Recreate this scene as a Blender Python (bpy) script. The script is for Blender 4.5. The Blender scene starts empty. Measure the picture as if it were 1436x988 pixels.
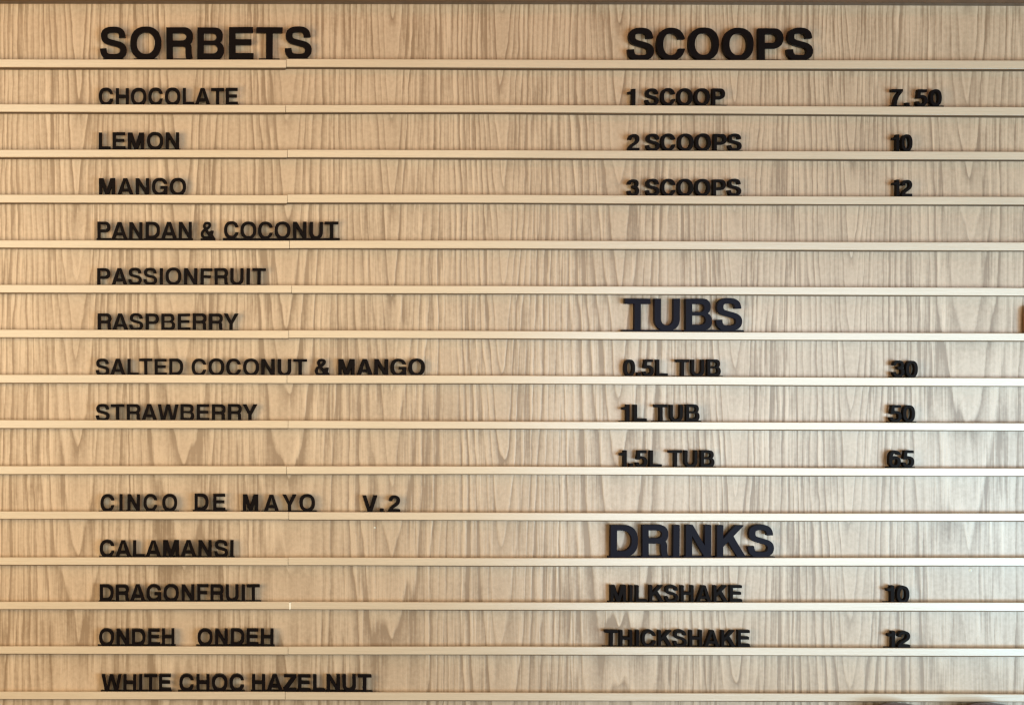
import bpy, math, random
from mathutils import Vector, Matrix
from mathutils.geometry import tessellate_polygon
random.seed(7)
C = bpy.context.scene.collection
S = bpy.context.scene

# ---------------------------------------------------------------- camera
# 1 unit of the menu (1 "u") = 1 mm on the board; the board's face is the plane y = 0
CX, CZ, DIST = 250.0, 480.0, 2000.0
cam_d = bpy.data.cameras.new('camera'); cam = bpy.data.objects.new('camera', cam_d); C.objects.link(cam)
cam.location = (CX/1000, -DIST/1000, -CZ/1000); cam.rotation_euler = (math.radians(90), 0, 0)
cam_d.sensor_width = 36; cam_d.lens = 36*DIST/1436
cam_d.shift_x = (718-CX)/1436; cam_d.shift_y = -(494-CZ)/1436
cam_d.clip_start = 0.05; cam_d.clip_end = 60
S.camera = cam

# ---------------------------------------------------------------- light
w = bpy.data.worlds.new('World'); S.world = w; w.use_nodes = True
bg = w.node_tree.nodes['Background']; bg.inputs[0].default_value = (1.0, 0.62, 0.40, 1); bg.inputs[1].default_value = 0.03

def area(name, loc, target, sx, sy, power, col):
    d = bpy.data.lights.new(name, 'AREA'); d.shape = 'RECTANGLE'; d.size = sx; d.size_y = sy
    d.energy = power; d.color = col
    o = bpy.data.objects.new(name, d); C.objects.link(o); o.location = loc
    o.rotation_euler = (Vector(target)-Vector(loc)).to_track_quat('-Z', 'Y').to_euler()
    return o
area('window_light', (2.26, -2.0, -0.83), (2.18, 0, -0.81), 1.9, 1.08, 53.0, (0.70, 0.885, 0.97))
area('low_right_fill', (2.12, -1.0, -0.93), (1.35, 0, -0.82), 0.5, 0.6, 4.6, (0.26, 0.68, 1.0))  # added unseen cool fill that blues the lower right; not a window
area('left_lamp', (-0.78, -1.1, -0.45), (0.2, 0, -0.4), 0.7, 1.0, 23.4, (1.0, 0.725, 0.40))
area('left_ceiling_lamp', (-0.3, -2.0, -0.27), (0.1, 0, -0.4), 0.7, 1.3, 7.6, (0.88, 1.0, 0.86))
area('top_lamp', (0.7, -1.2, 0.7), (0.7, 0, -0.4), 1.2, 0.4, 3.5, (1.0, 0.25, 0.06))
area('room_lamp', (0.75, -2.6, -0.40), (0.5, 0, -0.5), 1.3, 1.3, 16.6, (1.0, 0.77, 0.46))
S.view_settings.view_transform = 'Standard'; S.view_settings.look = 'None'
S.view_settings.exposure = 0.0; S.view_settings.gamma = 1.0
S.cycles.pixel_filter_type = 'BLACKMAN_HARRIS'; S.cycles.filter_width = 1.3

# ---------------------------------------------------------------- node expressions
class N:
    def __init__(s, nt, sock): s.nt, s.s = nt, sock
    def _m(s, op, *a):
        n = s.nt.nodes.new('ShaderNodeMath'); n.operation = op
        for i, v in enumerate((s,)+a):
            if isinstance(v, N): s.nt.links.new(v.s, n.inputs[i])
            else: n.inputs[i].default_value = v
        return N(s.nt, n.outputs[0])
    def __add__(s, o): return s._m('ADD', o)
    def __sub__(s, o): return s._m('SUBTRACT', o)
    def __mul__(s, o): return s._m('MULTIPLY', o)
    def __truediv__(s, o): return s._m('DIVIDE', o)
    def min(s, o): return s._m('MINIMUM', o)
    def max(s, o): return s._m('MAXIMUM', o)
    def abs(s): return s._m('ABSOLUTE')
    def fract(s): return s._m('FRACT')
    def round(s): return s._m('ROUND')
    def pow(s, o): return s._m('POWER', o)
    def clamp(s): return s.max(0.0).min(1.0)
    def sstep(s, a, b):
        n = s.nt.nodes.new('ShaderNodeMapRange'); n.interpolation_type = 'SMOOTHSTEP'
        s.nt.links.new(s.s, n.inputs[0]); n.inputs[1].default_value = a; n.inputs[2].default_value = b
        return N(s.nt, n.outputs[0])
def vec(nt, x, y, z):
    n = nt.nodes.new('ShaderNodeCombineXYZ')
    for i, v in enumerate((x, y, z)):
        if isinstance(v, N): nt.links.new(v.s, n.inputs[i])
        else: n.inputs[i].default_value = v
    return N(nt, n.outputs[0])
def noise(nt, x, y, z, detail=2.0, rough=0.5):
    n = nt.nodes.new('ShaderNodeTexNoise'); n.inputs['Scale'].default_value = 1
    n.inputs['Detail'].default_value = detail; n.inputs['Roughness'].default_value = rough
    nt.links.new(vec(nt, x, y, z).s, n.inputs['Vector']); return N(nt, n.outputs[0])
def white(nt, x):
    n = nt.nodes.new('ShaderNodeTexWhiteNoise'); n.noise_dimensions = '1D'
    nt.links.new(x.s, n.inputs['W']); return N(nt, n.outputs[0])
def mixc(nt, f, a, b):
    n = nt.nodes.new('ShaderNodeMix'); n.data_type = 'RGBA'
    nt.links.new(f.s, n.inputs[0])
    for k, v in ((6, a), (7, b)):
        if isinstance(v, N): nt.links.new(v.s, n.inputs[k])
        else: n.inputs[k].default_value = (*v, 1)
    return N(nt, n.outputs[2])
def mat(name):
    m = bpy.data.materials.new(name); m.use_nodes = True
    nt = m.node_tree; return m, nt, nt.nodes['Principled BSDF']
def xyz(nt, out='Object', scale=1000.0):
    tc = nt.nodes.new('ShaderNodeTexCoord'); sp = nt.nodes.new('ShaderNodeSeparateXYZ')
    nt.links.new(tc.outputs[out], sp.inputs[0])
    return [N(nt, sp.outputs[i])*scale for i in range(3)]
def bump(nt, bs, h, strength, dist):
    b = nt.nodes.new('ShaderNodeBump'); b.inputs['Strength'].default_value = strength
    b.inputs['Distance'].default_value = dist
    nt.links.new(h.s, b.inputs['Height']); nt.links.new(b.outputs[0], bs.inputs['Normal'])

def oak_laminate():
    m, nt, bs = mat('ash_veneer')
    x, _, z = xyz(nt)
    # slow sideways wander of the grain
    xw = x + (noise(nt, x/60, z/190, 3.1, 1)-0.5)*12 + (noise(nt, x/13, z/24, 7.7, 2)-0.5)*2.8
    # leaves of veneer laid side by side, one "flame" in each
    u = ((xw-550)/147-1.0).min((xw-705)/163)
    k = u.round(); v = u-k; dx = v.abs()*163
    r = white(nt, k)
    zz = z/125 + r*7.3 + (noise(nt, z/130, k*3.7, 0.0, 1)-0.5)*0.7
    fall = (dx/36).pow(2)+1.0
    soft = (dx*dx+30.0).pow(0.5)
    ph = (soft-5.5)/9.6 - zz/fall + (noise(nt, x/24, z/420, 1.3, 1)-0.5)*1.3 + 40.0
    # how fast the phase runs, so that every grain line keeps the same width
    gx = dx/soft/9.6; gz = fall.pow(-1.0)/125
    grad = (gx*gx+gz*gz).pow(0.5)+0.012
    rid = (ph-0.5).round()
    t = ph.fract()
    near = t/grad                                              # mm past the line
    back = (t*-1+1)/grad
    amp = white(nt, rid*1.7+k*9.1)*0.9+0.22
    ripple = noise(nt, x/8, z/22, 17.0, 2)*0.9+0.55
    line = ((near/-5.2+1.0).clamp()).pow(1.7)*near.sstep(0.0, 0.9)*ripple
    tail = ((near/-15.0+1.0).clamp()).pow(2.0)
    pale = ((back/-4.5+1.0).clamp()).pow(1.5)*back.sstep(0.0, 1.0)
    crowd = noise(nt, x/34, z/300, 55.0, 1).sstep(0.34, 0.58)*0.7+0.30    # lines come in groups
    calm = dx.sstep(6, 22)*0.65+0.35                              # plain wood in the middle of a flame
    ring = (line*1.1+tail*0.14-pale*0.40)*amp*(crowd*0.5+0.5)
    # fine straight lines between
    f1 = noise(nt, x/3.1, z/95, 4.4, 2, 0.55)
    f2 = noise(nt, x/6.5, z/160, 14.4, 2, 0.5)
    fine = (f1-0.5).max(-0.25)*1.65 + (f2.sstep(0.50, 0.60))*0.44*noise(nt, x/40, z/120, 2.2, 1).sstep(0.35, 0.6)
    fine = fine*crowd*calm
    pore = noise(nt, x/0.9, z/9, 21.0, 1).sstep(0.62, 0.75)
    blotch = noise(nt, x/80, z/80, 12.0, 3, 0.55)
    mott = noise(nt, x/5, z/6, 31.0, 2, 0.6)
    d = (ring+fine+(mott-0.5)*0.55+pore*0.08+(blotch-0.5)*0.36+0.365).clamp()
    c = mixc(nt, d, (0.596, 0.458, 0.330), (0.240, 0.158, 0.092))
    tint = noise(nt, x/120, z/60, 40.0, 2)
    c = mixc(nt, tint.sstep(0.3, 0.7)*0.22, c, (0.47, 0.345, 0.24))
    nt.links.new(c.s, bs.inputs['Base Color'])
    ro = d*0.14+0.25
    nt.links.new(ro.s, bs.inputs['Roughness'])
    bs.inputs['Specular IOR Level'].default_value = 0.6
    bump(nt, bs, d*-1, 0.25, 0.0006)
    return m
def rail_wood():
    m, nt, bs = mat('pale_rail_wood')
    x, y, z = xyz(nt)
    g = noise(nt, x/90, y/1.5, z/1.1, 3, 0.6)
    g2 = noise(nt, x/12, y/2, z/2.2, 2, 0.6)
    b = noise(nt, x/160, 0.0, z/40, 2, 0.5)
    d = ((g-0.5)*1.0+(g2-0.5)*0.55+(b-0.5)*0.6+0.35).clamp()
    c = mixc(nt, d, (0.61, 0.50, 0.375), (0.47, 0.375, 0.265))
    oi = nt.nodes.new('ShaderNodeObjectInfo'); rnd = N(nt, oi.outputs['Random'])
    c = mixc(nt, rnd*0.22, c, (0.50, 0.385, 0.26))
    nt.links.new(c.s, bs.inputs['Base Color']); bs.inputs['Roughness'].default_value = 0.26
    bs.inputs['Specular IOR Level'].default_value = 1.0
    bump(nt, bs, d, 0.15, 0.0004)
    return m
def plain(name, col, rough, var=0.15, sc=30, spec=0.5):
    m, nt, bs = mat(name)
    x, y, z = xyz(nt)
    n = noise(nt, x/sc, y/sc, z/sc, 3, 0.6)
    c = mixc(nt, n, tuple(v*(1-var) for v in col), tuple(v*(1+var) for v in col))
    nt.links.new(c.s, bs.inputs['Base Color'])
    nt.links.new((n*0.14+(rough-0.07)).s, bs.inputs['Roughness'])
    bs.inputs['Specular IOR Level'].default_value = spec
    return m
M_panel, M_rail = oak_laminate(), rail_wood()
M_letter = plain('black_plastic', (0.0050, 0.0030, 0.0030), 0.45, 0.3, 12, 0.05)
M_big = plain('blue_sheen_black_plastic', (0.0060, 0.0050, 0.0125), 0.40, 0.3, 15, 0.06)  # black plastic with the cool window sheen mixed into its base colour
M_trim = plain('dark_stained_wood', (0.10, 0.055, 0.025), 0.5, 0.3, 14)
M_wall = plain('wall_paint', (0.35, 0.28, 0.20), 0.7, 0.05, 60)
M_dome = plain('reddish_brown_glaze', (0.11, 0.028, 0.012), 0.40, 0.25, 20, 0.08)
M_fill = plain('white_filler', (0.80, 0.76, 0.66), 0.6, 0.05, 3)

# ---------------------------------------------------------------- helpers
def obj(name, verts, faces, m, parent=None, loc=(0, 0, 0), smooth=False):
    me = bpy.data.meshes.new(name); me.from_pydata([tuple(v) for v in verts], [], faces); me.update()
    if m: me.materials.append(m)
    if smooth: me.polygons.foreach_set('use_smooth', [True]*len(me.polygons))
    o = bpy.data.objects.new(name, me); C.objects.link(o); o.location = loc
    if parent: o.parent = parent
    return o
def box(x0, x1, y0, y1, z0, z1):
    v = [(x, y, z) for x in (x0, x1) for y in (y0, y1) for z in (z0, z1)]
    f = [(0, 1, 3, 2), (4, 6, 7, 5), (0, 4, 5, 1), (2, 3, 7, 6), (0, 2, 6, 4), (1, 5, 7, 3)]
    return v, f
def at(px, py, d):
    """metres of the point that stands d mm in front of the board behind photo pixel (px, py)"""
    k = (DIST-d)/DIST
    return (CX+(px-CX)*k)/1000, -(CZ+(py-CZ)*k)/1000
def lerp(a, b, t): return a+(b-a)*t

# ---------------------------------------------------------------- the setting
def tag(o, label, cat, group=None):
    o['label'] = label; o['category'] = cat
    if group: o['group'] = group
wall = obj('wall', *box(-1.6, 3.2, 0.030, 0.12, -2.2, 1.4), M_wall); wall['kind'] = 'structure'

# ---------------------------------------------------------------- menu board: panels and rails
board = bpy.data.objects.new('menu_board', None); C.objects.link(board)
tag(board, 'pale wooden menu board of grained panels with fifteen horizontal letter rails', 'menu board')
X0, X1 = -0.22, 1.68
#        top edge at x=50, 710, 1406;  bottom edge at the same three
RAILS = [((82.2, 83.5, 85.2), (93.4, 95.0, 97.2)), ((146.2, 147.2, 149.8), (157.0, 157.4, 161.6)),
         ((209.6, 210.2, 212.9), (220.3, 221.2, 224.2)), ((272.6, 273.0, 276.0), (284.0, 284.6, 287.2)),
         ((336.6, 337.2, 339.4), (347.4, 348.6, 351.2)), ((399.0, 400.2, 403.2), (410.2, 411.2, 414.6)),
         ((462.0, 463.4, 467.0), (473.2, 474.4, 478.0)), ((525.0, 526.4, 529.4), (536.6, 537.8, 541.2)),
         ((588.2, 590.2, 592.8), (599.8, 600.8, 603.8)), ((652.8, 653.6, 656.0), (664.4, 664.8, 667.2)),
         ((716.6, 718.2, 719.2), (727.4, 729.2, 730.2)), ((780.8, 781.6, 781.6), (791.4, 792.8, 793.2)),
         ((843.0, 843.6, 844.4), (853.6, 854.4, 856.6)), ((905.6, 906.0, 908.2), (916.2, 917.6, 919.2)),
         ((969.0, 970.2, 972.6), (979.6, 981.4, 983.4))]
def curve3(v, x):
    a, b, c = v
    if x <= 710: return lerp(a, b, (x-50)/660)
    t = (x-710)/696
    return b+(c-b)*(t*(1.25-0.25*t))
LIP, LIPB = 14.0, 11.6
def rail(i, px0, px1, dz, name='rail'):
    top, bot = RAILS[i]
    n = max(4, int((px1-px0)/60)); V, F = [], []
    rnd = random.Random(i*17+int(px0)); ph = rnd.uniform(0, 6)
    for j in range(n+1):
        px = lerp(px0, px1, j/n)
        wob = 0.25*math.sin(px/170+ph)
        X, zt = at(px, curve3(top, px)+dz+wob, LIP); _, zb = at(px, curve3(bot, px)+dz+wob, LIP)
        y = lambda d: -d/1000
        c = 0.0006
        fl = zb+0.0042                                     # floor of the groove the letters stand in
        prof = [(y(0.4), fl), (y(LIPB), fl), (y(LIPB), zt-c*.5), (y(LIPB+0.5), zt), (y(LIP-0.9), zt), (y(LIP-0.25), zt-c*.45), (y(LIP), zt-c*1.3),
                (y(LIP), zb+c*1.1), (y(LIP-0.25), zb+c*.35), (y(LIP-0.9), zb), (y(0.4), zb)]
        V += [(X, a, b) for a, b in prof]
    P = 11
    for j in range(n):
        for k in range(P):
            a, b = j*P+k, j*P+(k+1) % P
            F.append((a, b, b+P, a+P))
    F.append(tuple(range(P-1, -1, -1))); F.append(tuple(n*P+k for k in range(P)))
    o = obj(name, V, F, M_rail, board)
    V, F = [], []
    for j in range(n+1):                                   # dark brown strip along the underside
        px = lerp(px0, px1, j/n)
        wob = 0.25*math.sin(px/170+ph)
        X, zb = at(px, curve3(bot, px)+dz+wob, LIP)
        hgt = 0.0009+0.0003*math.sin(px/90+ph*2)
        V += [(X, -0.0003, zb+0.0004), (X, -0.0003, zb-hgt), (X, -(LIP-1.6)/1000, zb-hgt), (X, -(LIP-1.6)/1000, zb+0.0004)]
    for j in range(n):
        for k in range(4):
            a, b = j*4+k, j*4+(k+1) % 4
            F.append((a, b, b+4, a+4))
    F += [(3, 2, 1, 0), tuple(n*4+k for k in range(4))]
    obj('rail_strip', V, F, M_strip, board)
    return o
M_strip = plain('dark_brown_strip', (0.13, 0.08, 0.042), 0.6, 0.35, 9, 0.2)
SEAM = [401.5, 400.5, 403, 403, 406, 409, 405, 402.5, 404, 402, 405, 404, 406.6, 404, 400]
rr = random.Random(3)
DZ = [0.9, 0.1, 0.5, 0.8, 0.1, -0.3, 0.0, 0.3, 0.2, 0.1, -0.4, 0.5, 0.1, 0.4, 0.0]
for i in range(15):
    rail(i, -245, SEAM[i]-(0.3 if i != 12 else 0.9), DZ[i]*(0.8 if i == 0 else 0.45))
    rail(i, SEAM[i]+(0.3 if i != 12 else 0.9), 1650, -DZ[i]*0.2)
xa, za = at(406.6, 843.9, 13.6); _, zb_ = at(406.6, 853.4, 13.6)
obj('joint_filler', *box(xa-0.0011, xa+0.0011, -0.0142, -0.004, zb_, za-0.0003), M_fill, board)
# one grained panel shows between each pair of rails; joints are covered by the rails
edges = [0.060] + [-(CZ+(RAILS[i][1][1]-7-CZ)*(DIST-8)/DIST)/1000 for i in range(15)] + [-1.06]
for i in range(16):
    v, f = box(X0, X1, 0.0, 0.012, edges[i+1]+0.0003, edges[i]-0.0003)
    obj('panel', v, f, M_panel, board)
# dark trim over the top of the board
_, zt = at(700, 3.4, 26)
xa, _ = at(0, 0, 0)
def trimmesh():
    V, F = [], []
    for px, py in ((-245, 1.2), (300, 1.6), (900, 2.4), (1436, 4.4), (1650, 5.2)):
        X, Z = at(px, py, 22)
        prof = [(0.0, Z+0.001), (-0.021, Z+0.0), (-0.022, Z+0.001), (-0.022, 0.075), (0.0, 0.075)]
        V += [(X, a, b) for a, b in prof]
    for j in range(4):
        for k in range(5):
            a, b = j*5+k, j*5+(k+1) % 5
            F.append((a, b, b+5, a+5))
    F += [(4, 3, 2, 1, 0), (20, 21, 22, 23, 24)]
    return V, F
obj('top_trim', *trimmesh(), M_trim, board)
# two tiny white specks stuck on the panels
for px, py, r in ((1361.5, 799.3, 0.0022), (525.5, 739.5, 0.0014)):
    X, Z = at(px, py, 1)
    V = [(X, -0.0012, Z)]+[(X+r*math.cos(a*math.pi/5), -0.0001, Z+r*math.sin(a*math.pi/5)) for a in range(10)]
    obj('speck', V, [(0, 1+(a+1) % 10, 1+a) for a in range(10)], M_fill, board)

# ---------------------------------------------------------------- the two brown domes at the lower edge
ledge = obj('ledge', *box(X0, X1, -0.20, 0.012, -1.155, -1.135), M_trim)
tag(ledge, 'dark wooden ledge running along under the menu board', 'ledge')
def dome(px, top_py, R, label):
    D = 44
    X, Z = at(px, top_py, D)
    prof = [(0.0, 0.0)]+[(R*math.sin(a), -R*0.22*(1-math.cos(a))) for a in [math.radians(k*9) for k in range(1, 11)]]
    prof += [(R*0.97, -R*0.50), (R*0.86, -(1.135+Z)+0.004), (R*0.80, -(1.135+Z))]
    n = 40; V, F = [(0, 0, 0)], []
    for r, z in prof[1:]:
        V += [(r*math.cos(2*math.pi*k/n), r*math.sin(2*math.pi*k/n), z) for k in range(n)]
    F += [(0, 1+k, 1+(k+1) % n) for k in range(n)]
    for j in range(len(prof)-2):
        for k in range(n):
            a, b = 1+j*n+k, 1+j*n+(k+1) % n
            F.append((a, a+n, b+n, b))
    o = obj('domed_jar', V, F, M_dome, None, (X, -D/1000, Z), True)
    tag(o, label, 'jar', 'brown domed tops below the menu board')
dome(1267, 988.6, 0.036, 'glossy reddish brown domed top just below the last rail, under the price 12, left one')
dome(1396, 988.8, 0.040, 'glossy dark brown domed top just below the last rail, nearest the right edge')

# ---------------------------------------------------------------- rounded brown sliver at the right edge, behind the rail beside TUBS
xa, zt = at(1434.5, 428, 5); xb, zb_ = at(1462, 476, 5)
tv, tf = [], []
for y in (-0.0095, -0.0065):
    for a in range(24):
        t = a*math.pi/12
        tv.append(((xa+xb)/2+(xb-xa)/2*math.copysign(abs(math.cos(t))**0.5, math.cos(t)), y, (zt+zb_)/2+(zt-zb_)/2*math.copysign(abs(math.sin(t))**0.5, math.sin(t))))
tf = [tuple(range(24)), tuple(range(47, 23, -1))]+[(a, 24+a, 24+(a+1) % 24, (a+1) % 24) for a in range(24)]
sliver = obj('brown_sliver', tv, tf, plain('sliver_brown', (0.36, 0.16, 0.07), 0.5, 0.2, 8, 0.2))
tag(sliver, 'small reddish brown sliver cut off by the right edge of the photo, level with TUBS', 'sliver')

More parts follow.
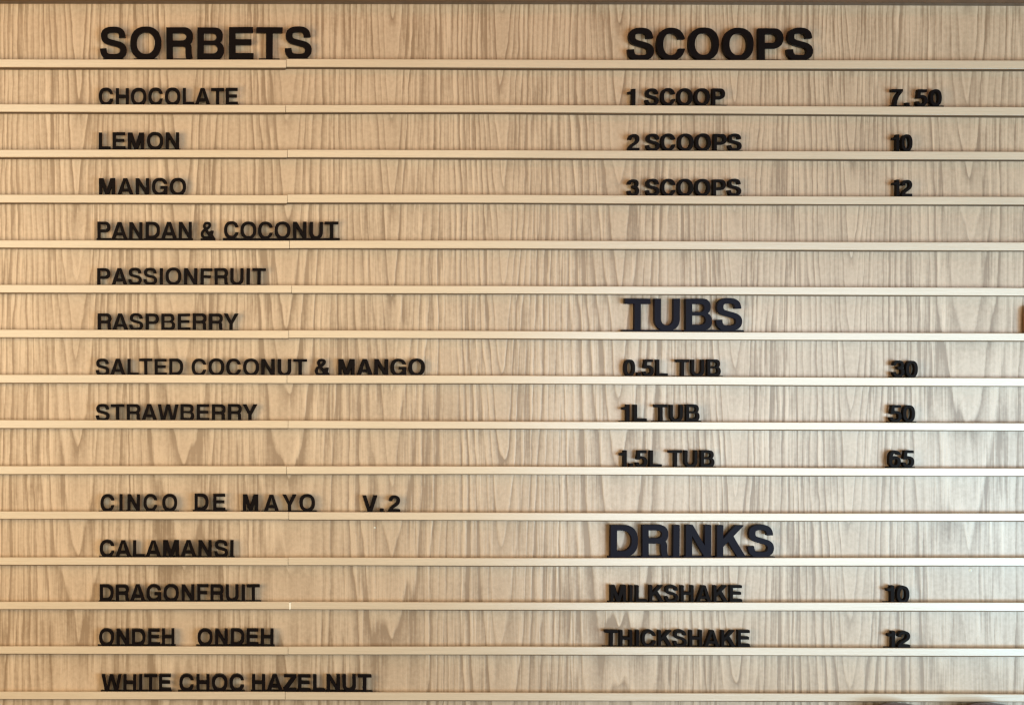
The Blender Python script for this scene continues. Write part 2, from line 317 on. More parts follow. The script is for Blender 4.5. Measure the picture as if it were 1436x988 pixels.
# ---------------------------------------------------------------- letters
G_SMALL, G_BIG = [{'A':[[[0,2],[6,0],[166,1],[213,146],[218,148],[474,148],[478,142],[520,10],[526,0],[686,0],[689,2],[455,654],[430,718],[262,718],[257,714]],[[258,263],[255,266],[256,274],[265,306],[341,598],[346,606],[435,266],[430,263]]],'B':[[[0,2],[2,0],[438,1],[478,9],[514,25],[542,45],[567,74],[587,110],[599,154],[602,186],[599,246],[587,290],[567,326],[542,355],[510,378],[540,414],[555,442],[563,466],[570,514],[568,566],[558,606],[544,638],[523,666],[498,687],[478,699],[450,710],[430,715],[402,718],[2,718],[0,714]],[[146,115],[143,118],[143,334],[146,337],[374,335],[390,331],[414,320],[430,306],[443,290],[455,262],[459,238],[459,214],[455,190],[443,162],[431,146],[402,125],[378,118],[358,115]],[[146,411],[143,414],[143,598],[146,603],[346,603],[370,598],[394,587],[408,574],[420,558],[426,542],[431,518],[431,498],[427,474],[423,462],[407,438],[382,420],[358,413],[342,411]]],'C':[[[278,-14],[302,-16],[362,-15],[418,-7],[474,12],[522,41],[563,78],[595,122],[624,182],[635,218],[642,254],[638,258],[506,258],[487,206],[475,182],[455,154],[438,136],[410,117],[382,106],[362,101],[302,100],[278,104],[254,113],[218,136],[197,158],[181,182],[161,226],[149,274],[143,334],[145,414],[157,478],[174,522],[185,542],[202,565],[234,594],[250,603],[270,611],[302,618],[342,619],[386,611],[406,603],[426,591],[454,565],[471,542],[482,522],[502,474],[638,474],[640,478],[623,538],[603,582],[571,630],[540,662],[514,683],[470,708],[426,723],[386,731],[346,734],[302,734],[242,727],[210,719],[178,707],[126,676],[86,638],[49,586],[33,554],[22,522],[5,450],[0,386],[1,310],[5,270],[13,226],[21,198],[32,166],[52,126],[88,78],[118,49],[146,28],[174,13],[206,0],[254,-11]]],'D':[[[0,2],[2,0],[346,0],[394,5],[438,16],[490,41],[526,68],[559,102],[583,138],[596,162],[607,190],[619,230],[631,310],[631,406],[627,446],[620,486],[606,530],[595,558],[563,610],[547,630],[510,664],[486,680],[446,699],[418,708],[378,715],[346,718],[2,718],[0,714]],[[146,115],[143,118],[144,602],[278,603],[330,595],[370,580],[402,560],[422,542],[443,518],[463,486],[479,442],[487,402],[488,326],[479,274],[464,234],[438,194],[410,165],[382,145],[346,128],[322,121],[290,116]]],'E':[[[0,2],[2,0],[546,0],[550,2],[550,110],[546,115],[146,115],[143,118],[143,314],[146,316],[502,316],[505,318],[505,426],[502,431],[146,431],[143,434],[144,602],[538,603],[540,606],[540,714],[538,718],[2,718],[0,714]]],'F':[[[0,2],[2,0],[138,0],[143,2],[143,298],[146,300],[450,300],[455,302],[454,414],[146,415],[143,418],[144,602],[506,603],[510,606],[510,714],[506,718],[2,718],[0,714]]],'G':[[[290,-14],[362,-16],[414,-11],[462,0],[502,16],[530,32],[560,54],[560,106],[562,110],[570,110],[572,106],[572,2],[574,0],[670,0],[672,2],[672,282],[675,310],[676,378],[670,384],[370,384],[365,382],[366,266],[522,265],[524,262],[508,210],[495,186],[476,158],[454,136],[438,125],[418,114],[394,105],[366,100],[310,100],[270,109],[246,120],[222,136],[197,162],[176,194],[160,230],[148,282],[143,334],[145,414],[153,462],[169,510],[192,550],[214,575],[246,598],[274,610],[322,619],[354,619],[402,610],[434,596],[470,566],[499,526],[518,481],[662,480],[664,482],[655,518],[632,574],[604,618],[578,648],[546,675],[506,700],[458,719],[422,728],[362,734],[278,731],[234,723],[206,715],[170,700],[142,683],[98,648],[61,602],[33,550],[21,518],[9,470],[0,386],[1,310],[5,270],[13,230],[24,190],[37,158],[57,122],[80,90],[99,70],[122,49],[158,25],[190,9],[226,-3],[262,-11]]],'H':[[[0,2],[2,0],[138,0],[143,2],[143,310],[146,312],[438,312],[441,310],[441,2],[446,0],[582,0],[584,2],[584,714],[582,718],[442,717],[441,438],[438,433],[146,433],[143,438],[142,717],[2,718],[0,714]]],'I':[[[0,2],[2,0],[138,0],[143,2],[143,714],[138,718],[2,718],[0,714]]],'K':[[[0,2],[2,0],[138,0],[143,2],[143,226],[235,322],[254,341],[258,342],[474,0],[658,0],[662,2],[377,466],[389,482],[615,714],[614,718],[422,718],[146,416],[143,422],[143,714],[138,718],[2,718],[0,714]]],'L':[[[0,2],[2,0],[506,0],[510,2],[510,110],[506,115],[146,115],[143,118],[143,714],[138,718],[2,718],[0,714]]],'M':[[[0,2],[2,0],[138,0],[143,2],[143,334],[146,341],[278,2],[418,0],[422,2],[554,341],[557,334],[557,2],[562,0],[698,0],[700,2],[700,714],[698,718],[494,718],[350,245],[206,718],[2,718],[0,714]]],'N':[[[0,2],[2,0],[138,0],[143,2],[143,466],[146,472],[425,2],[430,0],[582,0],[584,2],[584,714],[582,718],[446,718],[441,714],[441,250],[438,246],[158,716],[2,718],[0,714]]],'O':[[[302,-14],[326,-16],[394,-15],[450,-7],[502,9],[538,26],[562,41],[584,58],[610,83],[636,114],[651,138],[675,190],[691,250],[700,330],[699,406],[696,438],[691,470],[680,514],[656,570],[640,598],[612,634],[566,674],[526,699],[506,708],[474,719],[438,727],[374,734],[286,731],[242,723],[214,715],[174,699],[154,688],[106,652],[88,634],[60,598],[32,546],[20,514],[8,466],[0,386],[1,314],[5,274],[21,202],[37,162],[49,138],[64,114],[90,83],[122,53],[150,33],[186,14],[222,0],[270,-11]],[[310,102],[270,114],[242,129],[222,144],[192,178],[169,218],[153,266],[145,310],[143,378],[149,434],[160,478],[180,522],[206,557],[234,583],[270,604],[306,615],[338,619],[390,616],[422,608],[466,583],[504,546],[520,522],[532,498],[547,454],[555,406],[557,338],[551,282],[539,238],[516,190],[492,158],[458,129],[418,109],[386,101],[338,99]]],'P':[[[0,2],[2,0],[138,0],[143,2],[143,258],[146,262],[370,262],[418,268],[446,277],[478,293],[505,314],[532,342],[551,374],[567,418],[575,474],[574,522],[567,562],[551,606],[532,638],[490,679],[462,696],[434,707],[402,715],[370,718],[2,718],[0,714]],[[146,377],[143,382],[143,598],[146,603],[322,603],[346,600],[362,596],[386,584],[403,570],[415,554],[424,538],[431,510],[431,470],[424,442],[415,426],[403,410],[386,396],[362,384],[326,377]]],'R':[[[462,-22],[466,-22],[582,20],[589,26],[577,70],[569,134],[567,194],[570,230],[567,266],[556,302],[534,338],[559,366],[580,402],[592,434],[599,474],[600,522],[595,562],[588,590],[571,626],[544,662],[518,683],[482,703],[438,715],[410,718],[2,718],[0,714],[0,2],[2,0],[138,0],[143,2],[143,290],[146,292],[362,291],[386,288],[410,280],[422,272],[428,262],[431,234],[429,210],[429,150],[433,94],[444,30]],[[146,407],[143,410],[143,598],[146,603],[358,603],[382,600],[406,591],[418,584],[438,565],[448,550],[455,530],[457,514],[456,486],[450,466],[436,442],[422,429],[402,417],[374,409],[358,407]]],'S':[[[246,-14],[326,-16],[386,-11],[438,0],[490,20],[534,49],[563,78],[586,118],[599,162],[602,206],[599,234],[591,266],[580,290],[567,310],[538,339],[494,367],[446,387],[390,404],[254,437],[206,453],[180,470],[173,478],[169,490],[165,518],[165,538],[172,578],[180,590],[198,604],[218,611],[238,615],[278,619],[314,619],[354,615],[382,608],[398,599],[412,586],[423,566],[431,534],[435,490],[438,488],[570,492],[577,494],[575,538],[562,590],[544,630],[523,658],[494,684],[470,699],[434,715],[386,727],[318,734],[234,731],[186,723],[158,716],[126,703],[98,686],[78,671],[56,646],[36,610],[25,570],[22,518],[25,490],[32,458],[41,438],[58,411],[74,393],[94,377],[130,356],[178,337],[358,291],[406,275],[430,263],[442,254],[455,234],[459,206],[459,186],[452,154],[442,139],[422,122],[390,108],[350,101],[322,99],[258,100],[218,105],[190,113],[178,120],[165,134],[154,162],[145,206],[142,241],[2,234],[0,230],[1,214],[4,186],[16,130],[36,86],[57,58],[86,32],[130,9],[186,-7]]],'T':[[[223,2],[226,0],[362,0],[367,2],[368,602],[586,603],[590,606],[590,714],[586,718],[2,718],[0,714],[0,606],[2,603],[222,602]]],'U':[[[238,-14],[262,-16],[346,-14],[390,-7],[438,9],[474,28],[501,50],[527,78],[543,102],[556,126],[571,174],[579,226],[580,714],[578,718],[442,718],[437,714],[437,254],[431,214],[415,170],[386,133],[370,121],[346,108],[318,101],[302,99],[266,100],[246,104],[210,121],[194,133],[173,158],[161,178],[150,210],[143,254],[143,714],[138,718],[2,718],[0,714],[0,246],[5,194],[16,146],[32,110],[53,78],[94,37],[126,17],[162,1],[194,-8]]],'V':[[[233,2],[238,0],[406,0],[411,2],[643,714],[642,718],[486,718],[483,714],[327,190],[322,180],[317,190],[161,714],[158,718],[2,718],[1,714]]],'W':[[[157,2],[162,0],[330,0],[336,2],[453,510],[458,524],[463,510],[580,2],[586,0],[758,1],[903,658],[915,714],[914,718],[766,718],[761,714],[666,196],[657,226],[538,716],[382,718],[376,714],[259,226],[250,196],[155,714],[150,718],[2,718],[1,714],[13,658]]],'Y':[[[250,2],[254,0],[390,0],[393,2],[393,266],[640,710],[642,714],[638,718],[474,718],[464,702],[327,414],[322,408],[317,414],[180,702],[170,718],[6,718],[2,714],[249,270]]],'Z':[[[0,2],[2,0],[562,0],[566,2],[566,110],[562,115],[210,115],[205,118],[560,590],[560,714],[558,718],[14,718],[12,714],[12,606],[14,603],[354,602],[339,578],[0,122]]],'&':[[[182,-10],[222,-14],[254,-14],[318,-7],[374,9],[410,25],[434,40],[438,37],[458,2],[462,0],[638,0],[644,2],[540,170],[551,198],[567,258],[577,338],[542,343],[454,350],[450,322],[446,320],[442,324],[438,324],[366,300],[358,300],[301,378],[302,383],[342,408],[374,432],[416,474],[443,518],[455,554],[458,594],[455,618],[447,642],[436,662],[418,683],[402,696],[374,710],[346,720],[298,726],[270,726],[222,719],[198,712],[174,699],[144,674],[129,654],[100,598],[94,574],[92,550],[101,498],[121,446],[136,418],[135,414],[82,375],[48,338],[21,294],[6,246],[0,202],[1,166],[4,142],[18,102],[34,74],[58,45],[98,17],[134,1]],[[202,90],[186,94],[166,102],[146,119],[133,142],[126,178],[129,226],[141,262],[163,294],[194,321],[198,318],[257,238],[351,118],[346,112],[330,104],[294,93],[242,87]],[[242,476],[224,518],[218,550],[220,566],[240,610],[250,619],[266,624],[302,624],[322,618],[328,614],[332,606],[332,578],[328,558],[320,542],[308,526],[282,501],[254,481],[246,476]]],'0':[[[191,-10],[226,-14],[294,-11],[326,-4],[346,5],[374,21],[390,33],[423,70],[447,110],[468,162],[483,230],[490,314],[490,390],[487,438],[475,514],[460,566],[447,594],[432,622],[398,664],[374,683],[346,699],[326,708],[294,715],[226,718],[178,711],[154,704],[130,692],[102,672],[70,638],[41,590],[17,522],[5,458],[0,390],[1,290],[5,246],[13,198],[32,134],[49,98],[61,78],[78,56],[102,32],[122,17],[146,4],[162,-3]],[[234,102],[214,108],[193,126],[172,158],[157,198],[145,254],[141,290],[140,402],[145,450],[153,490],[165,530],[176,554],[193,578],[214,596],[238,603],[250,603],[274,596],[298,576],[316,550],[328,522],[339,482],[347,434],[351,378],[351,326],[347,270],[339,222],[328,182],[316,154],[303,134],[282,112],[258,102]]],'1':[[[167,2],[170,0],[306,0],[310,2],[310,714],[306,718],[170,718],[167,714],[166,632],[106,605],[30,591],[22,589],[20,586],[20,494],[22,490],[162,490],[167,486]]],'2':[[[0,2],[2,0],[478,0],[482,2],[482,114],[478,119],[170,119],[167,122],[180,146],[197,166],[226,191],[258,215],[334,265],[398,316],[415,334],[439,366],[463,414],[475,462],[478,490],[476,542],[468,582],[456,610],[436,642],[406,671],[382,687],[346,703],[294,715],[230,718],[178,711],[130,695],[94,674],[62,645],[37,610],[21,574],[13,542],[6,486],[6,474],[10,471],[142,469],[145,474],[146,498],[152,534],[165,566],[177,582],[190,591],[210,599],[234,603],[258,603],[286,599],[306,591],[318,581],[327,570],[335,546],[339,518],[339,494],[335,462],[327,438],[316,418],[303,402],[266,369],[162,298],[102,251],[68,214],[49,186],[32,154],[21,122],[18,119],[1,118]]],'3':[[[182,-10],[226,-14],[290,-11],[342,1],[378,17],[408,38],[439,70],[459,102],[471,134],[476,154],[480,186],[481,230],[479,258],[471,298],[460,330],[446,354],[427,378],[408,394],[408,398],[431,426],[443,450],[451,474],[458,522],[456,570],[451,594],[439,626],[427,646],[398,676],[374,691],[358,698],[314,712],[254,718],[198,716],[154,707],[114,691],[78,666],[48,634],[25,590],[13,542],[10,502],[14,496],[142,494],[145,498],[149,538],[156,562],[169,582],[190,596],[230,603],[254,603],[286,599],[308,590],[314,585],[319,574],[323,546],[323,522],[319,498],[312,478],[298,466],[262,453],[238,449],[190,446],[188,430],[190,334],[194,331],[266,327],[298,319],[321,306],[336,286],[343,258],[346,202],[339,158],[324,130],[310,117],[282,105],[254,101],[230,101],[194,106],[174,112],[166,118],[153,134],[142,174],[138,222],[42,222],[6,221],[4,218],[5,186],[8,158],[16,122],[29,90],[53,54],[86,25],[114,9],[150,-3]]],'5':[[[174,-10],[222,-14],[286,-11],[322,-4],[346,5],[378,21],[414,48],[439,78],[459,114],[472,150],[479,190],[480,262],[475,298],[467,326],[456,354],[439,382],[415,410],[394,427],[350,451],[326,460],[290,467],[190,471],[188,474],[193,582],[196,602],[454,604],[454,717],[82,718],[77,714],[27,334],[30,330],[138,330],[154,325],[158,330],[178,330],[182,354],[186,356],[254,355],[282,351],[306,340],[322,322],[334,298],[343,258],[343,206],[335,166],[327,146],[314,127],[302,116],[274,104],[250,101],[222,101],[186,105],[162,114],[152,122],[149,130],[144,146],[140,194],[138,197],[4,194],[5,154],[13,114],[25,82],[40,58],[70,29],[90,16],[126,0]]],'6':[[[186,-10],[222,-14],[262,-14],[298,-11],[346,1],[394,25],[424,50],[455,90],[472,126],[483,174],[486,246],[479,302],[468,338],[456,362],[443,382],[422,407],[390,432],[362,447],[310,463],[278,467],[222,468],[178,463],[152,458],[153,474],[160,506],[168,530],[181,558],[202,584],[218,595],[230,599],[254,603],[274,603],[298,599],[310,593],[320,582],[327,542],[327,530],[330,528],[462,531],[470,534],[467,570],[460,602],[447,630],[427,658],[398,683],[374,696],[346,707],[310,715],[250,718],[198,712],[150,696],[126,683],[107,670],[77,642],[45,594],[33,566],[21,530],[9,474],[1,394],[0,206],[5,162],[18,118],[29,94],[44,70],[62,49],[86,29],[130,5],[166,-7]],[[230,90],[206,96],[186,109],[173,122],[160,142],[150,170],[145,194],[145,262],[152,294],[161,314],[169,326],[188,346],[202,356],[222,363],[262,363],[286,354],[298,346],[314,330],[327,310],[340,270],[343,242],[343,210],[339,182],[331,154],[318,130],[306,115],[290,102],[270,93],[254,90]]],'7':[[[162,-2],[202,-6],[206,-6],[208,-2],[221,110],[241,206],[269,294],[308,382],[336,430],[373,482],[404,518],[441,554],[408,594],[410,597],[479,598],[480,714],[478,718],[2,718],[0,714],[0,602],[2,597],[290,597],[293,594],[245,538],[221,506],[193,462],[160,402],[120,306],[101,242],[85,178],[69,78],[62,10],[66,6],[74,5]]],'.':[[[0,2],[2,0],[150,1],[150,148],[2,149],[0,146]]]},
{'S':[[[246,-14],[330,-16],[386,-11],[442,1],[486,17],[526,41],[567,82],[584,110],[599,158],[602,210],[599,238],[592,266],[583,286],[572,306],[556,326],[538,342],[502,367],[466,384],[394,407],[230,449],[194,465],[177,482],[170,518],[170,538],[173,562],[180,582],[190,591],[218,603],[242,607],[278,610],[350,607],[382,600],[398,591],[411,578],[419,562],[427,530],[430,490],[434,487],[570,492],[577,494],[578,502],[575,538],[563,590],[547,626],[527,654],[502,679],[470,700],[434,716],[390,727],[318,734],[230,731],[182,723],[134,708],[98,688],[64,658],[52,642],[37,614],[25,570],[22,518],[24,490],[33,454],[57,410],[90,376],[130,352],[166,337],[234,317],[358,286],[402,272],[434,255],[448,238],[452,226],[454,190],[448,158],[438,143],[426,132],[402,120],[374,113],[326,108],[258,109],[226,112],[202,117],[182,125],[169,138],[161,154],[153,186],[146,242],[2,234],[0,230],[1,214],[5,178],[17,126],[40,78],[64,50],[94,26],[138,5],[182,-7]]],'O':[[[302,-14],[326,-16],[394,-15],[450,-7],[502,9],[538,26],[562,41],[584,58],[610,83],[636,114],[651,138],[675,190],[691,250],[700,330],[699,406],[696,438],[691,470],[680,514],[656,570],[640,598],[612,634],[566,674],[526,699],[506,708],[474,719],[438,727],[374,734],[286,731],[242,723],[214,715],[174,699],[154,688],[106,652],[88,634],[60,598],[32,546],[20,514],[8,466],[0,386],[1,314],[5,274],[21,202],[37,162],[49,138],[64,114],[90,83],[122,53],[150,33],[186,14],[222,0],[270,-11]],[[318,110],[298,114],[274,122],[234,145],[200,178],[180,210],[160,258],[149,322],[148,378],[153,426],[165,474],[181,510],[212,554],[242,579],[262,591],[282,600],[310,607],[338,610],[390,607],[418,600],[438,591],[470,570],[494,546],[523,502],[539,462],[550,406],[552,338],[548,298],[540,258],[520,210],[500,178],[466,145],[434,125],[402,114],[366,108]]],'R':[[[459,-22],[462,-24],[466,-22],[582,20],[592,26],[580,66],[573,114],[570,166],[571,258],[559,302],[537,342],[559,366],[580,402],[592,434],[599,474],[600,522],[595,562],[588,590],[571,626],[544,662],[518,683],[482,703],[438,715],[410,718],[2,718],[0,714],[0,2],[2,0],[146,0],[148,2],[148,290],[150,292],[346,292],[398,284],[414,275],[423,266],[428,242],[426,162],[433,74],[445,18]],[[150,416],[148,418],[148,590],[150,594],[354,594],[378,591],[402,583],[422,570],[435,558],[446,538],[451,522],[452,498],[444,466],[436,454],[422,440],[398,426],[382,420],[354,416]]],'B':[[[0,2],[2,0],[438,1],[478,9],[514,25],[542,45],[567,74],[587,110],[599,154],[602,186],[599,246],[587,290],[567,326],[542,355],[510,378],[540,414],[555,442],[563,466],[570,514],[568,566],[558,606],[544,638],[523,666],[498,687],[478,699],[450,710],[430,715],[402,718],[2,718],[0,714]],[[150,124],[148,126],[148,330],[150,332],[350,332],[370,330],[394,323],[410,315],[427,302],[444,278],[451,258],[454,238],[451,198],[444,178],[430,158],[402,136],[382,128],[354,124]],[[150,417],[148,422],[148,590],[150,594],[342,594],[358,592],[382,583],[394,576],[411,558],[418,546],[424,530],[426,514],[423,478],[419,466],[406,447],[390,432],[378,426],[366,421],[342,417]]],'E':[[[0,2],[2,0],[546,0],[550,2],[550,122],[546,124],[150,124],[148,126],[148,314],[150,316],[502,316],[505,318],[505,438],[502,440],[150,440],[148,442],[148,590],[150,594],[538,594],[540,598],[540,714],[538,718],[2,718],[0,714]]],'T':[[[221,2],[226,0],[366,0],[369,2],[370,593],[586,594],[590,598],[590,714],[586,718],[2,718],[0,714],[0,598],[2,594],[218,594],[221,590]]],'C':[[[278,-14],[302,-16],[362,-15],[418,-7],[474,12],[522,41],[563,78],[595,122],[624,182],[635,218],[642,254],[638,258],[502,258],[498,256],[479,202],[459,170],[445,154],[426,137],[406,124],[378,114],[354,109],[302,109],[278,114],[250,124],[230,137],[211,154],[197,170],[177,202],[164,234],[157,262],[149,318],[149,402],[153,434],[165,486],[185,530],[212,566],[246,591],[274,603],[314,610],[342,610],[382,603],[418,586],[447,562],[471,530],[483,506],[493,478],[498,474],[638,474],[640,478],[623,538],[603,582],[571,630],[540,662],[514,683],[470,708],[426,723],[386,731],[346,734],[302,734],[242,727],[210,719],[178,707],[126,676],[86,638],[49,586],[33,554],[22,522],[5,450],[0,386],[1,310],[5,270],[13,226],[21,198],[32,166],[52,126],[88,78],[118,49],[146,28],[174,13],[206,0],[254,-11]]],'P':[[[0,2],[2,0],[146,0],[148,2],[148,258],[150,262],[370,262],[418,268],[446,277],[478,293],[505,314],[532,342],[551,374],[567,418],[575,474],[574,522],[567,562],[551,606],[532,638],[490,679],[462,696],[434,707],[402,715],[370,718],[2,718],[0,714]],[[150,386],[148,390],[148,590],[150,594],[318,594],[342,591],[366,584],[382,575],[403,558],[414,542],[423,522],[427,498],[427,482],[423,458],[419,446],[406,426],[382,405],[358,393],[318,386]]],'U':[[[238,-14],[262,-16],[346,-14],[390,-7],[438,9],[474,28],[501,50],[527,78],[543,102],[556,126],[571,174],[579,226],[580,714],[578,718],[434,718],[432,714],[432,254],[428,222],[422,202],[412,178],[399,158],[384,142],[366,128],[346,118],[330,112],[302,108],[278,108],[250,112],[226,121],[206,133],[190,148],[173,170],[161,194],[153,218],[148,254],[148,714],[146,718],[2,718],[0,714],[0,246],[5,194],[16,146],[32,110],[53,78],[94,37],[126,17],[162,1],[194,-8]]],'D':[[[0,2],[2,0],[346,0],[394,5],[438,16],[490,41],[526,68],[559,102],[583,138],[596,162],[607,190],[619,230],[631,310],[631,406],[627,446],[620,486],[606,530],[595,558],[563,610],[547,630],[510,664],[486,680],[446,699],[418,708],[378,715],[346,718],[2,718],[0,714]],[[150,124],[148,126],[148,590],[150,594],[270,594],[318,588],[358,575],[394,554],[426,526],[455,486],[471,450],[479,418],[483,390],[484,342],[479,298],[472,270],[462,246],[444,214],[416,182],[390,161],[350,140],[330,133],[286,125]]],'I':[[[0,2],[2,0],[146,0],[148,2],[148,714],[146,718],[2,718],[0,714]]],'N':[[[0,2],[2,0],[146,0],[148,2],[148,458],[150,460],[420,2],[426,0],[582,0],[584,2],[584,714],[582,718],[438,718],[436,714],[436,262],[434,257],[162,718],[2,718],[0,714]]],'K':[[[0,2],[2,0],[146,0],[148,2],[148,226],[258,339],[466,2],[470,0],[662,0],[664,2],[405,430],[383,470],[617,714],[614,718],[422,718],[418,716],[150,422],[148,426],[148,714],[146,718],[2,718],[0,714]]]}]
CAP = 718.0
cache = {}
def glyph_mesh(ch, big):
    key = (ch, big)
    if key in cache: return cache[key]
    loops = (G_BIG if big else G_SMALL)[ch]
    s = (CAP_BIG if big else CAP_SM)/CAP/1000
    sx = s*(AX_BIG if big else AX_SM)
    yf, yb, c = -0.0110, -0.0042, 0.00025
    ins = []
    V, F = [], []
    bi = []
    for L in loops:                                     # outer counter-clockwise, holes clockwise
        P = [Vector((x*sx, y*s)) for x, y in L]; n = len(P); Q = []
        for i in range(n):
            a, b, d = P[i-1], P[i], P[(i+1) % n]
            e1 = (b-a).normalized(); e2 = (d-b).normalized()
            n1 = Vector((-e1.y, e1.x)); n2 = Vector((-e2.y, e2.x))
            t = n1+n2; L2 = max(t.length_squared, 0.6)
            Q.append(b+t*(2*c/L2))
        o = len(V); bi.append((o, n))
        V += [(p.x, yb, p.y) for p in P]+[(p.x, yf+c, p.y) for p in P]+[(q.x, yf, q.y) for q in Q]
        for i in range(n):
            j = (i+1) % n
            F.append((o+i, o+j, o+n+j, o+n+i)); F.append((o+n+i, o+n+j, o+2*n+j, o+2*n+i))
    idx_f, idx_b, polyl = [], [], []
    for o, n in bi:
        polyl.append([Vector((V[o+2*n+i][0], V[o+2*n+i][2], 0)) for i in range(n)])
        idx_f += [o+2*n+i for i in range(n)]; idx_b += [o+i for i in range(n)]
    for t in tessellate_polygon(polyl):
        a, b, d = [polyl_v for polyl_v in t]
        pa, pb, pd = V[idx_f[a]], V[idx_f[b]], V[idx_f[d]]
        cr = (pb[0]-pa[0])*(pd[2]-pa[2])-(pb[2]-pa[2])*(pd[0]-pa[0])
        if cr < 0: b, d = d, b
        F.append((idx_f[a], idx_f[b], idx_f[d])); F.append((idx_b[a], idx_b[d], idx_b[b]))
    me = bpy.data.meshes.new('glyph'); me.from_pydata(V, [], F); me.update()
    me.materials.append(M_big if big == 2 else M_letter)
    xs = [v[0] for v in V]
    cache[key] = (me, min(xs), max(xs))
    return cache[key]
CAP_SM, CAP_BIG = 23.1, 43.8
AX_SM, AX_BIG = 1.0, 1.0
foot_v, foot_f = box(-0.5, 0.5, -0.0108, -0.0018, -0.0030, 0.0)
foot_me = bpy.data.meshes.new('foot'); foot_me.from_pydata(foot_v, [], foot_f); foot_me.materials.append(M_letter)
foot_big = foot_me.copy(); foot_big.materials[0] = M_big
ORD = 'first second third fourth fifth sixth seventh eighth ninth tenth eleventh twelfth'.split()
LB = dict(A=14, V=14, Y=12, W=10, T=16, C=42, G=42, O=42, S=34, Z=24, **{'0': 36, '1': 60, '2': 30, '3': 30, '5': 34, '6': 34, '7': 30, '&': 36, '.': 60})
RB = dict(LB, B=44, D=42, E=40, F=22, K=12, L=20, P=34, R=26, G=60)
def word(text, x0, x1, top, phrase, big=False, aspect=None, pos=None):
    """stand the letters of one word on their rail so that it spans x0..x1 (board units, seen at the letters' faces)"""
    face = 11.0
    cap = CAP_BIG if big else CAP_SM
    X0w, _ = at(x0, 0, face); X1w, _ = at(x1, 0, face)
    _, ztop = at(0, top, face); cap_m = cap/1000
    base = ztop-cap_m
    ms = [glyph_mesh(ch, big) for ch in text]
    wid = [b-a for _, a, b in ms]
    u = cap_m/CAP
    gaps = [(RB.get(text[i], 71)+LB.get(text[i+1], 71))*u for i in range(len(text)-1)]
    tot = sum(wid)+sum(gaps); span = X1w-X0w
    if aspect is None: aspect = max(0.80, min(1.12, span/tot))
    gs = (span-sum(wid)*aspect)/max(1e-9, sum(gaps))
    gaps = [g*gs for g in gaps]+[0.0]
    if len(text) == 1: gaps = [0.0]
    x = X0w; n = len(text)
    rnd = random.Random(hash_str(text+phrase))
    for i, ch in enumerate(text):
        me, a, b = ms[i]; wi = wid[i]*aspect
        if pos: x = at(pos[i], 0, face)[0]; gaps[i] = 0.006
        kind = 'digit' if ch.isdigit() else 'ampersand' if ch == '&' else 'full_stop' if ch == '.' else 'letter'
        o = bpy.data.objects.new(kind, None); C.objects.link(o); o.empty_display_size = 0.01
        gl = bpy.data.objects.new('raised_shape', me); C.objects.link(gl); gl.parent = o
        jx = rnd.uniform(-0.35, 0.35)/1000; jz = rnd.uniform(-0.25, 0.25)/1000
        o.location = (x-a*aspect+jx, rnd.uniform(-0.0002, 0.0003), base+jz)
        o.scale = (aspect, 1, 1)
        o.rotation_euler = (rnd.uniform(-0.004, 0.012), math.radians(rnd.uniform(-0.7, 0.7)), 0)
        size = 'large ' if big else ''
        kw = {'digit': 'figure', 'letter': 'letter', 'ampersand': 'ampersand sign', 'full_stop': 'dot'}[kind]
        if n == 1: lab = f'{size}black {kw} {ch if kind != "ampersand" else ""} {phrase}'
        else: lab = f'{size}black {kw} {ch if kind != "full_stop" else ""} standing {ORD[i]} in {phrase}'
        tag(o, ' '.join(lab.split()), {'digit': 'number', 'letter': 'letter', 'ampersand': 'symbol', 'full_stop': 'dot'}[kind],
            'large heading letters standing on the rails' if big else 'small letters and figures standing on the rails')
        # the moulded foot that drops into the groove of the rail
        f = bpy.data.objects.new('foot', foot_big if big == 2 else foot_me); C.objects.link(f); f.parent = o
        g = min(0.0026, max(gaps[i], gaps[i-1] if i else gaps[i], 0.0)*0.5+0.0001)
        if big is True: g = -0.12*wid[i]*aspect
        if ch in 'TYPF7V' or kind == 'full_stop': g += 0.0003
        f.location = ((a+b)/2, 0, 0.0002); f.scale = ((b-a)+2*g/aspect, 1, 1)
        x += wi+gaps[i]
def hash_str(s):
    h = 0
    for c in s: h = (h*31+ord(c)) & 0xffffff
    return h
H = 'the large heading %s'
word('SORBETS', 140, 437, 38.3, H % 'SORBETS at the top left', True)
word('CHOCOLATE', 138.5, 334, 123.4, 'the word CHOCOLATE')
word('LEMON', 138, 251.5, 185.6, 'the word LEMON')
word('MANGO', 139, 261, 249.8, 'the word MANGO that is alone on its rail')
word('PANDAN', 136.5, 269, 311.0, 'the word PANDAN')
word('&', 281.5, 302, 311.0, 'between PANDAN and COCONUT')
word('COCONUT', 314, 474.5, 310.8, 'the word COCONUT right of PANDAN')
word('PASSIONFRUIT', 136.5, 372.5, 375.8, 'the word PASSIONFRUIT')
word('RASPBERRY', 136.5, 334.5, 439.4, 'the word RASPBERRY')
word('SALTED', 134, 257, 502.9, 'the word SALTED')
word('COCONUT', 269, 430.5, 502.9, 'the word COCONUT after SALTED')
word('&', 442, 463.5, 503, 'between COCONUT and MANGO')
word('MANGO', 475, 596, 503, 'the word MANGO at the end of the longest line')
word('STRAWBERRY', 134.5, 361, 566.6, 'the word STRAWBERRY')
word('CINCO', 140.5, 248.5, 693, 'the word CINCO', aspect=0.93, pos=(141, 167.6, 178.8, 201.2, 227.6))
word('DE', 272.5, 317.5, 692.2, 'the word DE', aspect=0.96, pos=(272.6, 299))
word('MAYO', 340.5, 442, 693.4, 'the word MAYO', aspect=0.95, pos=(341, 370, 396.6, 420.6))
word('V.2', 510.5, 560, 694.4, 'the marking V.2 right of MAYO', aspect=1.0, pos=(509, 533.5, 545.5))
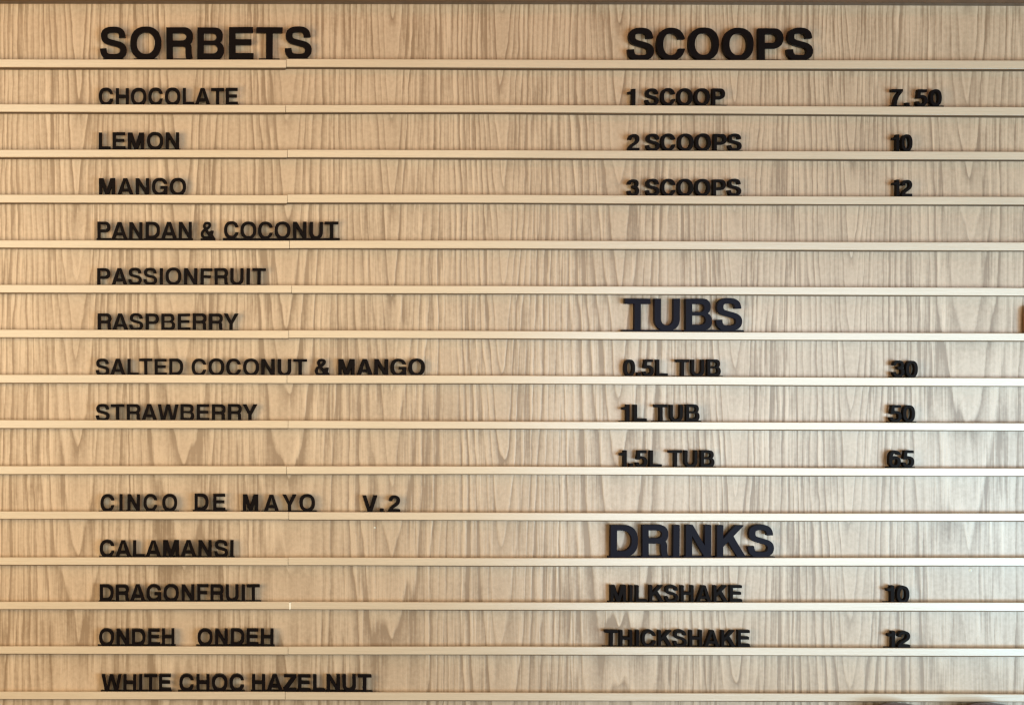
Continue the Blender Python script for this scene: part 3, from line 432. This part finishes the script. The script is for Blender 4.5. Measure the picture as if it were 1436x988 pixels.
word('CALAMANSI', 139.5, 327.5, 757.4, 'the word CALAMANSI')
word('DRAGONFRUIT', 139.5, 364.5, 819.4, 'the word DRAGONFRUIT')
word('ONDEH', 139, 245, 881.4, 'the first of the two words ONDEH')
word('ONDEH', 277, 383.5, 881.4, 'the second of the two words ONDEH')
word('WHITE', 142, 240, 945.2, 'the word WHITE')
word('CHOC', 251.5, 342, 945.4, 'the short word CHOC before HAZELNUT')
word('HAZELNUT', 353.5, 521, 945.4, 'the word HAZELNUT')
word('SCOOPS', 880, 1140.5, 39.7, H % 'SCOOPS at the top', True)
word('1', 881, 892, 124.3, 'alone in front of SCOOP')
word('SCOOP', 905.5, 1017, 124.2, 'the single word SCOOP, after the figure 1')
word('2', 881, 897, 187.8, 'standing alone on the rail of LEMON')
word('SCOOPS', 906, 1040.5, 187.8, 'the small word SCOOPS on the rail of LEMON')
word('3', 880, 896.5, 251.3, 'standing alone on the rail of MANGO')
word('SCOOPS', 906, 1039.5, 251.3, 'the small word SCOOPS on the rail of MANGO')
word('7.50', 1252, 1320.5, 125.3, 'the price 7.50 at the top right', aspect=1.03, pos=(1250.5, 1271, 1285, 1304.5))
word('10', 1252, 1279.5, 188.6, 'the price of two scoops')
word('12', 1253, 1279.5, 251.8, 'the price of three scoops')
word('TUBS', 876, 1040.5, 418.4, H % 'TUBS', 2)
word('0.5L', 875, 937, 503.6, 'the half litre size heading the tub list')
word('TUB', 948, 1011.5, 503.6, 'the topmost word TUB')
word('1L', 873, 907.5, 567, 'the one litre size')
word('TUB', 918, 981.5, 567, 'the middle word TUB')
word('1.5L', 869, 928.5, 631.2, 'the one and a half litre size')
word('TUB', 938, 1002, 631.2, 'the lowest word TUB')
word('30', 1252, 1287.5, 505.2, 'the price of the half litre tub')
word('50', 1248, 1284, 567.8, 'the price of the one litre tub')
word('65', 1247, 1282.5, 631.4, 'the price of the largest tub')
word('DRINKS', 856, 1085.5, 735.8, H % 'DRINKS', 2)
word('MILKSHAKE', 856, 1041, 820.2, 'the word MILKSHAKE')
word('10', 1244, 1276, 821, 'the price of the milkshake')
word('THICKSHAKE', 848, 1052, 883, 'the word THICKSHAKE')
word('12', 1245, 1276.5, 884.2, 'the price of the thickshake')
